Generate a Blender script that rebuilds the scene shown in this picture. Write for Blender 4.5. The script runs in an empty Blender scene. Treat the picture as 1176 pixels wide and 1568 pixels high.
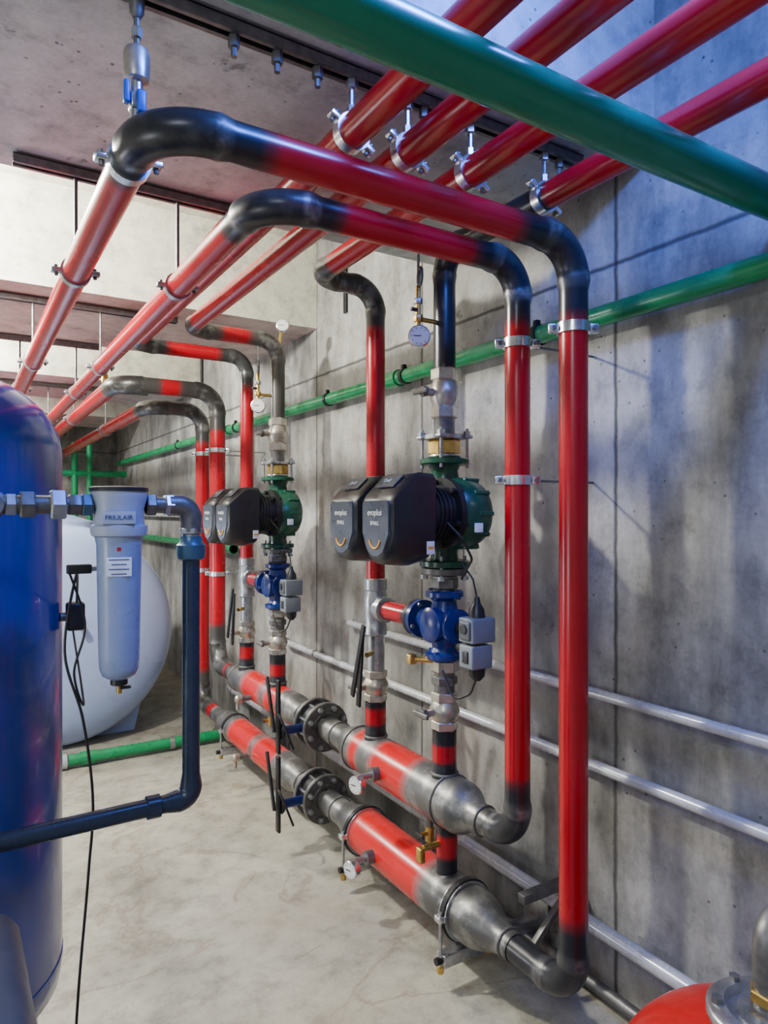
import bpy, math, random
from mathutils import Vector, Matrix
scene = bpy.context.scene
V = Vector
rnd = random.Random(7)

# ------------------------------------------------------------ materials
def nt(name):
    m = bpy.data.materials.new(name); m.use_nodes = True
    t = m.node_tree; b = t.nodes["Principled BSDF"]
    return m, t, b
def node(t, typ, **kw):
    n = t.nodes.new(typ)
    for k, v in kw.items():
        if k in n.inputs: n.inputs[k].default_value = v
        else: setattr(n, k, v)
    return n
def ramp(t, src, stops):
    r = t.nodes.new("ShaderNodeValToRGB")
    el = r.color_ramp.elements
    while len(el) < len(stops): el.new(0.5)
    for e, (p, c) in zip(el, stops):
        e.position = p; e.color = (c[0], c[1], c[2], 1) if hasattr(c, "__len__") else (c, c, c, 1)
    t.links.new(src, r.inputs[0]); return r.outputs[0]
def mix(t, a, b, fac, mode='MIX'):
    n = t.nodes.new("ShaderNodeMix"); n.data_type = 'RGBA'; n.blend_type = mode
    for s, idx in ((a, 6), (b, 7), (fac, 0)):
        if hasattr(s, "is_linked") or hasattr(s, "links"): t.links.new(s, n.inputs[idx])
        elif idx == 0: n.inputs[0].default_value = s
        else: n.inputs[idx].default_value = (s[0], s[1], s[2], 1)
    return n.outputs[2]
def math_(t, op, a, b=0.0, clamp=False):
    n = t.nodes.new("ShaderNodeMath"); n.operation = op; n.use_clamp = clamp
    for i, s in enumerate((a, b)):
        if hasattr(s, "links"): t.links.new(s, n.inputs[i])
        else: n.inputs[i].default_value = s
    return n.outputs[0]
def coords(t, scale=(1, 1, 1)):
    c = t.nodes.new("ShaderNodeTexCoord"); m = t.nodes.new("ShaderNodeMapping")
    m.inputs["Scale"].default_value = scale
    t.links.new(c.outputs["Object"], m.inputs[0]); return m.outputs[0]
def noise(t, vec, scale, detail=4, rough=.55):
    n = node(t, "ShaderNodeTexNoise", Scale=scale, Detail=detail, Roughness=rough)
    t.links.new(vec, n.inputs["Vector"]); return n.outputs["Fac"]
def bump(t, b, h, strength=.3, dist=.01):
    n = t.nodes.new("ShaderNodeBump"); n.inputs["Strength"].default_value = strength
    n.inputs["Distance"].default_value = dist
    t.links.new(h, n.inputs["Height"]); t.links.new(n.outputs[0], b.inputs["Normal"])

def simple(name, col, rough=.4, metal=0., var=.15, scale=25, bmp=0, coat=0):
    m, t, b = nt(name)
    vec = coords(t); nz = noise(t, vec, scale)
    lo = [c * (1 - var) for c in col]; hi = [min(1, c * (1 + var)) for c in col]
    t.links.new(ramp(t, nz, [(.3, lo), (.7, hi)]), b.inputs["Base Color"])
    rr = ramp(t, noise(t, vec, scale * .6), [(.3, max(.02, rough - .08)), (.7, min(1, rough + .1))])
    t.links.new(rr, b.inputs["Roughness"])
    b.inputs["Metallic"].default_value = metal
    b.inputs["Coat Weight"].default_value = coat
    if bmp: bump(t, b, nz, bmp, .003)
    return m

def painted_pipe():
    m, t, b = nt("painted_steel_pipe")
    a = node(t, "ShaderNodeAttribute", attribute_name="Col")
    me = node(t, "ShaderNodeAttribute", attribute_name="Met")
    vec = coords(t)
    n1 = noise(t, vec, 14, 6, .65); n2 = noise(t, vec, 60, 4); n3 = noise(t, vec, 5, 3)
    c = mix(t, a.outputs["Color"], ramp(t, n3, [(.3, .9), (.7, 1.05)]), 1.0, 'MULTIPLY')
    # scuffed bright steel streaks only on the bare welded steel of the headers
    bare = ramp(t, me.outputs["Fac"], [(.35, 0.), (.85, 1.)])
    f = math_(t, 'MULTIPLY', bare, ramp(t, n1, [(.48, 0.), (.64, .8)]))
    c = mix(t, c, (.36, .35, .34), f)
    t.links.new(c, b.inputs["Base Color"])
    t.links.new(math_(t, 'MULTIPLY', bare, .75), b.inputs["Metallic"])
    r = math_(t, 'ADD', math_(t, 'MULTIPLY', me.outputs["Fac"], .18), ramp(t, n3, [(.3, .22), (.7, .29)]))
    t.links.new(r, b.inputs["Roughness"])
    bump(t, b, math_(t, 'MULTIPLY', n2, bare), .08, .002)
    return m
PAINT = painted_pipe()

def concrete(name, base, dark, joints_y=(), joints_z=(), joints_x=(), streak=True, rough=.85, pits=True, stain=None, lo=.3, hi=.72, scuff=None, broad=0):
    m, t, b = nt(name)
    vec = coords(t); svec = coords(t, (1, 1, .3)) if streak else vec
    n1 = noise(t, svec, 2.6, 9, .66); n2 = noise(t, vec, 9, 8, .7); n3 = noise(t, vec, 90, 3)
    c = ramp(t, n1, [(lo, dark), (hi, base)])
    c = mix(t, c, ramp(t, n2, [(.25, .4), (.5, .95), (.75, 1.2)]), .9, 'MULTIPLY')
    c = mix(t, c, ramp(t, n3, [(.2, .8), (.8, 1.12)]), .6, 'MULTIPLY')
    if broad:
        c = mix(t, c, ramp(t, noise(t, coords(t, (1, 1, .45)), 1.25, 5, .6), [(.36, .50), (.50, .9), (.62, 1.15)]), broad, 'MULTIPLY')
    if stain:
        c = mix(t, c, stain, ramp(t, noise(t, vec, 1.3, 7, .6), [(.52, 0.), (.68, .6)]))
    if scuff:
        wv = node(t, "ShaderNodeTexNoise", Scale=1.0, Detail=9, Roughness=.6, Distortion=1.2)
        t.links.new(coords(t, (.8, 1.7, 1)), wv.inputs["Vector"])
        line = ramp(t, math_(t, 'ABSOLUTE', math_(t, 'SUBTRACT', wv.outputs["Fac"], .55)), [(0., .45), (.010, .12), (.02, 0.)])
        c = mix(t, c, scuff, line)
    h = math_(t, 'MULTIPLY', n2, .5)
    if pits:
        vo = node(t, "ShaderNodeTexVoronoi", Scale=26); t.links.new(vec, vo.inputs["Vector"])
        pm = ramp(t, vo.outputs["Distance"], [(.06, 1.), (.14, 0.)])
        sel = ramp(t, noise(t, vec, 4), [(.48, 0.), (.58, .85)])
        pf = math_(t, 'MULTIPLY', pm, sel)
        c = mix(t, c, [d * .25 for d in dark], pf)
        h = math_(t, 'SUBTRACT', h, pf)
        bl = ramp(t, noise(t, vec, 3.3, 7, .62), [(.67, 0.), (.70, .8)])
        c = mix(t, c, [d * .45 for d in dark], bl)
    sep = t.nodes.new("ShaderNodeSeparateXYZ"); t.links.new(coords(t), sep.inputs[0])
    wob = math_(t, 'MULTIPLY', math_(t, 'SUBTRACT', noise(t, vec, 12), .5), .012)
    for axis, js in ((0, joints_x), (1, joints_y), (2, joints_z)):
        for j in js:
            d = math_(t, 'ABSOLUTE', math_(t, 'ADD', math_(t, 'SUBTRACT', sep.outputs[axis], j), wob))
            f = ramp(t, d, [(.0, .9), (.004, .7), (.010, 0.)])
            c = mix(t, c, [x * .25 for x in dark], f)
            h = math_(t, 'SUBTRACT', h, f)
    t.links.new(c, b.inputs["Base Color"]); b.inputs["Roughness"].default_value = rough
    b.inputs["Specular IOR Level"].default_value = .3
    bump(t, b, h, .5, .008)
    return m

RED = (.38, .0015, .010); REDH = (.54, .008, .010); BLK = (.012, .013, .018); STL = (.16, .16, .158)
M_green = simple("green_ppr_plastic", (.008, .24, .085), .28, 0, .12, 12)
M_green2 = simple("green_ppr_teal", (.003, .16, .085), .22, 0, .08, 6)
M_white = simple("white_wall_pipe_mat", (.50, .51, .54), .25, .2, .08)
M_galv = simple("galvanized_steel", (.42, .43, .45), .32, .9, .2, 40)
M_dgalv = simple("dull_galvanized", (.16, .155, .15), .45, .7, .25, 40)
M_chrome = simple("chromed_clamp", (.7, .71, .73), .22, .95, .1)
M_nickel = simple("nickel_valve_body", (.46, .42, .36), .33, .75, .2, 30)
M_brass = simple("brass", (.55, .36, .10), .3, .9, .2)
M_black = simple("black_plastic", (.012, .012, .014), .38, 0, .2)
M_blackm = simple("black_iron", (.02, .02, .022), .45, .5, .3)
M_head = simple("pump_head_plastic", (.016, .017, .021), .32, 0, .1)
M_headp = simple("pump_head_panel", (.05, .06, .085), .3, 0, .1)
M_pump = simple("pump_green_paint", (.006, .065, .035), .28, 0, .25, 18, .1)
M_bluev = simple("valve_blue_paint", (.006, .018, .14), .28, 0, .2, 18)
M_greyp = simple("grey_plastic", (.16, .18, .21), .45, 0, .08)
M_dial = simple("gauge_dial", (.75, .76, .74), .4, 0, .05)
M_tank = simple("blue_tank_enamel", (.003, .038, .27), .22, 0, .08, 3, 0, .3)
M_wtank = simple("white_tank_shell", (.34, .43, .68), .32, 0, .05, 3)
M_bowl = simple("filter_bowl_plastic", (.25, .31, .48), .3, 0, .06)
M_bowlcap = simple("filter_cap_plastic", (.34, .38, .48), .4, 0, .06)
M_navy = simple("dark_slate_pvc", (.020, .032, .060), .25, .1, .15)
M_tealnut = simple("teal_union_nut", (.05, .11, .17), .35, .3, .1)
M_cable = simple("black_cable", (.008, .008, .009), .5)
M_redv = simple("red_vessel_enamel", (.48, .005, .005), .3, 0, .08, 5, 0, .3)
M_orange = simple("orange_ring", (.8, .35, .03), .4)
M_label = simple("label_print", (.75, .76, .78), .5)
M_labelb = simple("label_print_blue", (.03, .05, .2), .5)
M_bin = simple("grey_cabinet_plastic", (.08, .088, .095), .45, 0, .08)
M_bluetab = simple("blue_lever_plastic", (.01, .08, .45), .35)

# ------------------------------------------------------------ mesh builder
def frame(axis):
    a = V(axis).normalized()
    r = V((0, 0, 1)) if abs(a.z) < .9 else V((1, 0, 0))
    u = a.cross(r).normalized(); w = a.cross(u).normalized()
    return u, w, a

class B:
    def __init__(s, name):
        s.name = name; s.v = []; s.f = []; s.m = []; s.mats = []; s.c = []; s.k = []
    def mi(s, mat):
        if mat not in s.mats: s.mats.append(mat)
        return s.mats.index(mat)
    def add(s, vs, fs, mat, cols=None, mets=None):
        o = len(s.v); s.v += [tuple(x) for x in vs]; i = s.mi(mat)
        s.f += [tuple(o + a for a in f) for f in fs]; s.m += [i] * len(fs)
        n = len(vs)
        s.c += cols if cols else [(.5, .5, .5)] * n
        s.k += mets if mets else [0.] * n
        return s
    def tube(s, pts, rad, mat, cols=None, mets=None, seg=20, caps=True, closed=False):
        pts = [V(p) for p in pts]; n = len(pts)
        if not hasattr(rad, "__len__"): rad = [rad] * n
        vs = []; fs = []; vc = []; vm = []
        tang = []
        for i in range(n):
            a = pts[(i - 1) % n] if (closed or i > 0) else pts[i]
            b = pts[(i + 1) % n] if (closed or i < n - 1) else pts[i]
            d = (b - a)
            tang.append(d.normalized() if d.length > 1e-9 else (tang[-1] if tang else V((0, 0, 1))))
        u, w, _ = frame(tang[0])
        for i in range(n):
            if i:
                q = tang[i - 1].rotation_difference(tang[i]); u = q @ u
                u = (u - tang[i] * u.dot(tang[i])).normalized()
            w = tang[i].cross(u)
            for j in range(seg):
                a = 2 * math.pi * j / seg
                vs.append(pts[i] + (u * math.cos(a) + w * math.sin(a)) * rad[i])
                vc.append(cols[i] if cols else (.5, .5, .5)); vm.append(mets[i] if mets else 0.)
        for i in range(n if closed else n - 1):
            k = (i + 1) % n
            for j in range(seg):
                l = (j + 1) % seg
                fs.append((i * seg + j, i * seg + l, k * seg + l, k * seg + j))
        if caps and not closed:
            fs.append(tuple(range(seg))[::-1]); fs.append(tuple((n - 1) * seg + j for j in range(seg)))
        return s.add(vs, fs, mat, vc, vm)
    def cyl(s, a, b, r, mat, r2=None, seg=24):
        return s.tube([a, b], [r, r if r2 is None else r2], mat, seg=seg)
    def lathe(s, prof, o, axis, mat, seg=36, scale=(1, 1)):
        u, w, a = frame(axis); o = V(o); vs = []; fs = []
        for r, h in prof:
            for j in range(seg):
                t = 2 * math.pi * j / seg
                vs.append(o + a * h + (u * math.cos(t) * scale[0] + w * math.sin(t) * scale[1]) * max(r, 1e-4))
        n = len(prof)
        for i in range(n - 1):
            for j in range(seg):
                l = (j + 1) % seg
                fs.append((i * seg + j, i * seg + l, (i + 1) * seg + l, (i + 1) * seg + j))
        fs.append(tuple(range(seg))[::-1]); fs.append(tuple((n - 1) * seg + j for j in range(seg)))
        return s.add(vs, fs, mat)
    def ring(s, c, axis, R, r, mat, seg=32, rs=10):
        u, w, a = frame(axis); c = V(c)
        return s.tube([c + (u * math.cos(2 * math.pi * i / seg) + w * math.sin(2 * math.pi * i / seg)) * R for i in range(seg)], r, mat, seg=rs, closed=True)
    def band(s, c, axis, R, width, th, mat, seg=32):
        h = width / 2
        return s.lathe([(R, -h), (R + th, -h), (R + th, h), (R, h)], c, axis, mat, seg)
    def box(s, c, size, mat, rot=None, bev=.0):
        c = V(c); x, y, z = [k / 2 for k in size]; R = rot or Matrix.Identity(3)
        b = min(bev, x * .9, y * .9, z * .9)
        if b <= 0:
            vs = [c + R @ V((i * x, j * y, k * z)) for i in (-1, 1) for j in (-1, 1) for k in (-1, 1)]
            return s.add(vs, [(0, 1, 3, 2), (4, 6, 7, 5), (0, 4, 5, 1), (2, 3, 7, 6), (0, 2, 6, 4), (1, 5, 7, 3)], mat)
        import bmesh
        bm = bmesh.new(); bmesh.ops.create_cube(bm, size=1)
        for v in bm.verts: v.co = V((v.co.x * 2 * x, v.co.y * 2 * y, v.co.z * 2 * z))
        bmesh.ops.bevel(bm, geom=bm.edges[:], offset=b, segments=3, affect='EDGES', profile=.5)
        bm.verts.index_update()
        vs = [c + R @ v.co for v in bm.verts]; fs = [tuple(v.index for v in f.verts) for f in bm.faces]
        bm.free()
        return s.add(vs, fs, mat)
    def loft(s, secs, mat, caps=True):
        n = len(secs[0]); vs = [V(p) for sec in secs for p in sec]; fs = []
        for i in range(len(secs) - 1):
            for j in range(n):
                l = (j + 1) % n
                fs.append((i * n + j, i * n + l, (i + 1) * n + l, (i + 1) * n + j))
        if caps:
            fs.append(tuple(range(n))[::-1]); fs.append(tuple((len(secs) - 1) * n + j for j in range(n)))
        return s.add(vs, fs, mat)
    def text(s, body, c, size, xdir, ydir, mat):
        cu = bpy.data.curves.new("t", 'FONT'); cu.body = body; cu.size = size; cu.align_x = 'CENTER'; cu.align_y = 'CENTER'; cu.extrude = .0004
        o = bpy.data.objects.new("t", cu); scene.collection.objects.link(o)
        dg = bpy.context.evaluated_depsgraph_get(); me = bpy.data.meshes.new_from_object(o.evaluated_get(dg))
        X = V(xdir).normalized(); Y = V(ydir).normalized(); Z = X.cross(Y)
        vs = [V(c) + X * v.co.x + Y * v.co.y + Z * v.co.z for v in me.vertices]
        s.add(vs, [tuple(p.vertices) for p in me.polygons], mat)
        bpy.data.objects.remove(o); bpy.data.meshes.remove(me)
        return s
    def done(s, angle=35, recenter=True):
        me = bpy.data.meshes.new(s.name)
        c = V((0, 0, 0))
        if recenter:
            lo = [min(v[i] for v in s.v) for i in range(3)]; hi = [max(v[i] for v in s.v) for i in range(3)]
            c = V([(a + b) / 2 for a, b in zip(lo, hi)])
        me.from_pydata([tuple(V(v) - c) for v in s.v], [], s.f)
        for m in s.mats: me.materials.append(m)
        me.polygons.foreach_set("material_index", s.m)
        me.polygons.foreach_set("use_smooth", [True] * len(s.f))
        ca = me.color_attributes.new("Col", 'FLOAT_COLOR', 'POINT')
        ca.data.foreach_set("color", [x for k in s.c for x in (k[0], k[1], k[2], 1.)])
        fa = me.attributes.new("Met", 'FLOAT', 'POINT'); fa.data.foreach_set("value", s.k)
        import bmesh
        bm = bmesh.new(); bm.from_mesh(me); bmesh.ops.recalc_face_normals(bm, faces=bm.faces[:]); bm.to_mesh(me); bm.free()
        me.set_sharp_from_angle(angle=math.radians(angle))
        o = bpy.data.objects.new(s.name, me); o.location = c; scene.collection.objects.link(o)
        return o

def path(wps, R, step=.025):
    wps = [V(p) for p in wps]; pts = [wps[0]]; bends = []; L = [0.]
    def push(p):
        d = (p - pts[-1]).length
        if d < 1e-5: return
        L.append(L[-1] + d); pts.append(p)
    def line(b):
        a = pts[-1]; n = max(1, int((b - a).length / step))
        for i in range(1, n + 1): push(a.lerp(b, i / n))
    for i in range(1, len(wps) - 1):
        P = wps[i]; d1 = (P - wps[i - 1]).normalized(); d2 = (wps[i + 1] - P).normalized()
        th = d1.angle(d2); r_ = R[i - 1] if hasattr(R, "__len__") else R
        T = r_ * math.tan(th / 2); A = P - d1 * T; Bp = P + d2 * T
        C = P + (d2 - d1).normalized() * (r_ / math.cos(th / 2))
        line(A); s0 = L[-1]
        v0 = (A - C).normalized(); e = (Bp - C); e = (e - v0 * e.dot(v0)).normalized()
        for k in range(1, 15):
            q = th * k / 14; push(C + (v0 * math.cos(q) + e * math.sin(q)) * r_)
        bends.append((s0, L[-1]))
    line(wps[-1])
    return pts, L, bends

def lerp3(a, b, t): return tuple(x + (y - x) * t for x, y in zip(a, b))
def red_pipe(b, wps, r, R=.105, margin=.07, extra=(), red=RED, bulge=1.07, burncol=BLK, bendmet=.4):
    pts, L, bends = path(wps, R)
    cols = []; mets = []; rad = []
    for s in L:
        burn = 0.; inb = 0.; bead = 0.
        for s0, s1 in bends:
            d = 0 if s0 <= s <= s1 else min(abs(s - s0), abs(s - s1))
            burn = max(burn, min(1, max(0, (margin + .03 - d) / .03)))
            if d < .012: inb = 1
            if min(abs(s - s0), abs(s - s1)) < .014: bead = 1
        for s0, s1 in extra:
            if s0 < 0: s0 += L[-1]
            if s1 <= 0: s1 += L[-1]
            d = 0 if s0 <= s <= s1 else min(abs(s - s0), abs(s - s1))
            burn = max(burn, min(1, max(0, (.03 - d) / .03)))
        c = lerp3(red, burncol, burn)
        if bead: c = lerp3(c, STL, .45)
        cols.append(c); mets.append(burn * (bendmet if inb else .25) + (.3 if bead else 0))
        rad.append(r * (bulge if inb else 1) * (1.035 if bead else 1))
    b.tube(pts, rad, PAINT, cols, mets, seg=28)
    return pts

def clamp(b, c, axis, r, lug=None, mat=None):
    mat = mat or M_chrome
    b.band(c, axis, r, .028, .005, mat)
    u, w, a = frame(axis)
    lug = V(lug).normalized() if lug else u
    for sgn in (1, -1):
        p = V(c) + lug * sgn * (r + .015)
        rot = Matrix((lug, V(axis).normalized().cross(lug), V(axis).normalized())).transposed()
        b.box(p, (.028, .014, .026), mat, rot, .003)
        perp = V(axis).normalized().cross(lug)
        b.cyl(p - perp * .016, p + perp * .016, .006, M_dgalv, seg=8)

WX = 1.75; HX = 1.42; RR = .038; WE = WX - .002
# ------------------------------------------------------------ room shell
JY = (.38, 1.44, 2.50, 3.56, 4.62, 5.68)
M_wall = concrete("wall_concrete", (.46, .45, .43), (.155, .152, .146), JY, (2.33,), lo=.36, hi=.62, stain=(.27, .25, .205), broad=.8)
M_ceil = concrete("ceiling_concrete", (.58, .59, .585), (.38, .385, .38), (), (), (), False, lo=.3, hi=.7)
M_ceil_pinklit = concrete("ceiling_concrete_pink_light", (.66, .54, .51), (.48, .37, .345), (), (), (), False, lo=.3, hi=.7, pits=False)  # pinkish light on the beam undersides, put into the concrete colour
M_beam = concrete("beam_face_concrete", (.72, .71, .60), (.58, .565, .47), (), (), (), False, lo=.3, hi=.7, pits=False)
M_floor = concrete("floor_concrete", (.42, .40, .33), (.27, .255, .21), (), (), (), False, .75, False, (.23, .19, .14), lo=.3, hi=.6, scuff=(.15, .09, .06), broad=.5)

def slab(name, lo, hi, mat):
    b = B(name); c = [(a + d) / 2 for a, d in zip(lo, hi)]; s = [d - a for a, d in zip(lo, hi)]
    b.box(c, s, mat); return b.done(recenter=False)
X0, Y0, Y1, ZC, ZR = -3.2, -1.6, 9.6, 2.61, 3.10
slab("wall_right", (WX, Y0, 0), (WX + .2, Y1, 3.3), M_wall)
slab("wall_left", (X0 - .2, Y0, 0), (X0, Y1, 3.3), M_wall)
slab("wall_back", (X0 - .2, Y1, 0), (WX + .2, Y1 + .2, 3.3), M_wall)
slab("wall_front", (X0 - .2, Y0 - .2, 0), (WX + .2, Y0, 3.3), M_wall)
slab("floor", (X0 - .2, Y0 - .2, -.1), (WX + .2, Y1 + .2, 0), M_floor)
slab("ceiling", (X0 - .2, Y0 - .2, ZR), (WX + .2, Y1 + .2, ZR + .2), M_beam)
def beam(y0, y1, under, face):
    b = B("ceiling_beam"); x0, x1 = X0, WX
    vs = [(x0, y0, ZC), (x1, y0, ZC), (x1, y1, ZC), (x0, y1, ZC), (x0, y0, ZR), (x1, y0, ZR), (x1, y1, ZR), (x0, y1, ZR)]
    b.add(vs, [(0, 1, 2, 3)], under); b.add(vs, [(0, 4, 5, 1), (3, 2, 6, 7), (0, 3, 7, 4), (1, 5, 6, 2), (4, 7, 6, 5)], face)
    b.done(recenter=False)
beam(1.30, 2.38, M_ceil, M_ceil)
beam(3.56, 4.68, M_ceil_pinklit, M_beam)
beam(5.86, 7.0, M_ceil_pinklit, M_beam)
beam(8.1, 9.2, M_ceil_pinklit, M_beam)

# ------------------------------------------------------------ red heating pipes
ZP = 2.285; ZT = 2.45; ZL = .235; ZU = .565
XA, XB_, XC, XD = .79, .95, 1.15, HX
p = B("red_heating_pipe")
red_pipe(p, [(.30, 9, 2.29), (.30, 1.31, ZP), (HX, 1.31, ZP), (HX, 1.31, ZL), (HX, 1.56, ZL)], .039, (.13, .11, .10), .09, extra=[(-.12, 0)], bulge=1.1)
p.done()
p = B("red_heating_pipe")
red_pipe(p, [(.61, 9, 2.295), (.61, 1.53, 2.295), (HX, 1.53, 2.295), (HX, 1.53, ZU), (HX, 1.68, ZU)], RR, (.12, .1, .1), .07, bulge=1.1)
p.done()
YR1, YP1, YR2, YP2 = 2.354, 1.894, 3.81, 3.354
p = B("red_heating_pipe")   # to pump 1
red_pipe(p, [(XD, -1.4, ZT), (XD, YP1, ZT), (XD, YP1, 2.04)], RR, .09, .4); p.done()
p = B("red_heating_pipe")
red_pipe(p, [(XC, -1.4, ZT), (XC, YR1, ZT), (HX, YR1, ZT), (HX, YR1, 1.27)], RR, .1, .05, burncol=(.05, .048, .045), bendmet=.65); p.done()
p = B("red_heating_pipe")
red_pipe(p, [(XB_, -1.4, ZT), (XB_, YP2, ZT), (HX, YP2, ZT), (HX, YP2, 2.04)], RR, .1, .05, extra=[(-.4, 0)], burncol=(.06, .055, .05), bendmet=.65); p.done()
p = B("red_heating_pipe")
red_pipe(p, [(XA, -1.4, ZT), (XA, YR2, ZT), (HX, YR2, ZT), (HX, YR2, 1.27)], RR, .1, .06, burncol=(.03, .03, .03)); p.done()
p = B("red_heating_pipe")
red_pipe(p, [(HX, 4.0, ZU), (HX, 4.345, ZU), (HX, 4.345, 2.33), (.80, 4.345, 2.33), (.80, 9, 2.33)], .05, .14, .1, burncol=(.05, .048, .045), bendmet=.65); p.done()
p = B("red_heating_pipe")
red_pipe(p, [(HX, 4.3, ZL), (HX, 4.67, ZL), (HX, 4.67, 2.25), (1.05, 4.67, 2.25), (1.05, 9, 2.25)], .046, .13, .08, burncol=(.05, .048, .045), bendmet=.65); p.done()
b = B("automatic_air_vent"); b.lathe([(.012, 2.375), (.02, 2.385), (.022, 2.40), (.022, 2.44), (.012, 2.46), (.008, 2.49)], (.80, 4.75, 0), (0, 0, 1), M_brass, 20); b.done()

# ------------------------------------------------------------ headers
def header(z, st):
    b = B("manifold_header_pipe")
    ys = []; y = st[0][0]
    while y < st[-1][0]: ys.append(y); y += .012
    ys.append(st[-1][0]); pts = []; rad = []; cols = []; mets = []
    for y in ys:
        for i in range(len(st) - 1):
            if st[i][0] <= y <= st[i + 1][0] + 1e-9:
                a, c = st[i], st[i + 1]; t = (y - a[0]) / max(1e-6, c[0] - a[0]); ts = t * t * (3 - 2 * t)
                rad.append(a[1] + (c[1] - a[1]) * ts); cols.append(lerp3(a[2], c[2], t)); mets.append(a[3] + (c[3] - a[3]) * t); break
        pts.append((HX, y, z))
    b.tube(pts, rad, PAINT, cols, mets, seg=36)
    for s in st:
        if len(s) > 4: b.ring((HX, s[0], z), (0, 1, 0), s[1] + .001, .005, M_dgalv)
    return b
R_, S_, K_ = REDH, STL, (.05, .05, .05)
H = .087; h = .055
header(ZU, [(1.64, .042, K_, .8), (1.68, .045, S_, .9, 1), (1.71, .05, S_, .9), (1.80, H, S_, .9), (1.86, H, S_, .9, 1), (2.00, H, S_, .8), (2.06, H, R_, .0), (2.24, H, R_, 0),
    (2.29, H, S_, .8), (2.36, H, S_, .8), (2.39, H, R_, 0), (2.42, H, R_, 0), (2.45, H, S_, .8), (2.48, H, S_, .9, 1), (2.60, h, S_, .9), (2.66, h, S_, .8, 1), (2.79, h, K_, .8)]).done()
header(ZU, [(2.91, h, K_, .8), (3.02, h, S_, .8, 1), (3.12, H * .9, S_, .9), (3.2, H * .9, S_, .8), (3.24, H * .9, R_, 0), (3.34, H * .9, R_, 0), (3.40, H * .9, S_, .8), (3.5, H * .9, R_, 0), (3.66, H * .9, R_, 0),
    (3.74, H * .9, S_, .8), (3.9, H * .9, S_, .9, 1), (4.02, .052, S_, .9), (4.06, .052, K_, .9)]).done()
header(ZL, [(1.54, .042, K_, .6), (1.57, .043, S_, .9, 1), (1.72, H, S_, .9), (1.78, H, K_, .7, 1), (1.92, H, S_, .8), (1.98, H, R_, 0), (2.40, H, R_, 0),
    (2.46, H, S_, .9, 1), (2.60, h, S_, .9), (2.66, h, S_, .8, 1), (2.79, h, K_, .8)]).done()
header(ZL, [(2.91, h, K_, .8), (3.02, h, S_, .8, 1), (3.14, H * .9, S_, .9), (3.26, H * .9, S_, .8), (3.3, H * .9, R_, 0), (3.50, H * .9, R_, 0), (3.56, H * .9, S_, .8), (3.62, H * .9, R_, 0), (3.9, H * .9, R_, 0),
    (3.95, H * .9, S_, .8), (4.1, H * .9, S_, .9, 1), (4.26, .05, S_, .9), (4.36, .05, K_, .9)]).done()

def spl(P, n=14):
    P = [V(q) for q in P]; P = [P[0]] + P + [P[-1]]; out = []
    for i in range(1, len(P) - 2):
        for k in range(n):
            t = k / n; a, c, d, e = P[i - 1], P[i], P[i + 1], P[i + 2]
            out.append(.5 * ((2 * c) + (d - a) * t + (2 * a - 5 * c + 4 * d - e) * t * t + (3 * c - a - 3 * d + e) * t ** 3))
    out.append(P[-2]); return out
# butterfly valves between flanges
def butterfly(z, zl0, zl1):
    b = B("butterfly_valve"); y = 2.85
    for yy in (2.80, 2.90):
        b.lathe([(.05, -.011), (.108, -.011), (.112, -.007), (.112, .007), (.108, .011), (.05, .011)], (HX, yy, z), (0, 1, 0), M_dgalv)
        b.lathe([(.055, -.02), (.07, -.02), (.07, .02), (.055, .02)], (HX, yy, z), (0, 1, 0), M_dgalv)
    b.lathe([(.05, -.036), (.09, -.036), (.095, 0), (.09, .036), (.05, .036)], (HX, y, z), (0, 1, 0), M_blackm)
    for k in range(8):
        a = math.pi * (k + .5) / 4
        c = V((HX + .09 * math.cos(a), y, z + .09 * math.sin(a)))
        b.cyl(c - V((0, .085, 0)), c + V((0, .085, 0)), .007, M_galv, seg=8)
        for sg in (-1, 1): b.cyl(c + V((0, sg * .062, 0)), c + V((0, sg * .076, 0)), .013, M_galv, seg=6)
    b.cyl((HX - .08, y, z), (HX - .19, y, z), .02, M_bluev)
    b.lathe([(.035, 0), (.04, .008), (.035, .016)], (HX - .19, y, z), (-1, 0, 0), M_blackm)
    zc = (zl0 + zl1) / 2; ln = zl1 - zl0
    b.box((HX - .215, y - .01, zc), (.014, .034, ln), M_blackm, None, .005)
    b.box((HX - .235, y + .03, zc + .05), (.012, .022, ln * .75), M_blackm, Matrix.Rotation(-.35, 3, 'X'), .004)
    b.tube(spl([(HX - .2, y, z + .03), (HX - .24, y - .07, z + .10), (HX - .23, y - .12, z + .05), (HX - .2, y - .14, z - .04)], 8), .005, M_blackm, seg=8)
    b.done()
butterfly(ZU, .47, .80)
butterfly(ZL, .12, .46)

def header_bracket(y, z=ZL, r=.09):
    b = B("header_support_bracket")
    b.band((HX, y, z), (0, 1, 0), r, .035, .006, M_chrome, 40)
    b.band((HX, y, z), (0, 1, 0), r + .001, .02, .010, M_blackm, 40)
    b.box((1.53, y, z - r - .045), (.42, .041, .041), M_galv, None, .003)
    b.box((1.741, y, z - r - .02), (.010, .12, .14), M_galv, None, .002)
    for s in (-1, 1):
        b.cyl((HX + s * (r + .012), y, z - r - .06), (HX + s * (r + .012), y, z + .02), .006, M_galv, seg=8)
        b.box((HX + s * (r + .012), y, z), (.03, .03, .02), M_chrome, None, .003)
        b.cyl((HX + s * (r + .012), y, z - r - .085), (HX + s * (r + .012), y, z - r - .065), .012, M_brass, seg=6)
    b.cyl((1.32, y, z - r - .045), (1.30, y, z - r - .045), .012, M_blackm, seg=12)
    b.done()
header_bracket(2.44); header_bracket(1.78); header_bracket(4.0, r=.08)
b = B("wall_angle_bracket")
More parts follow.
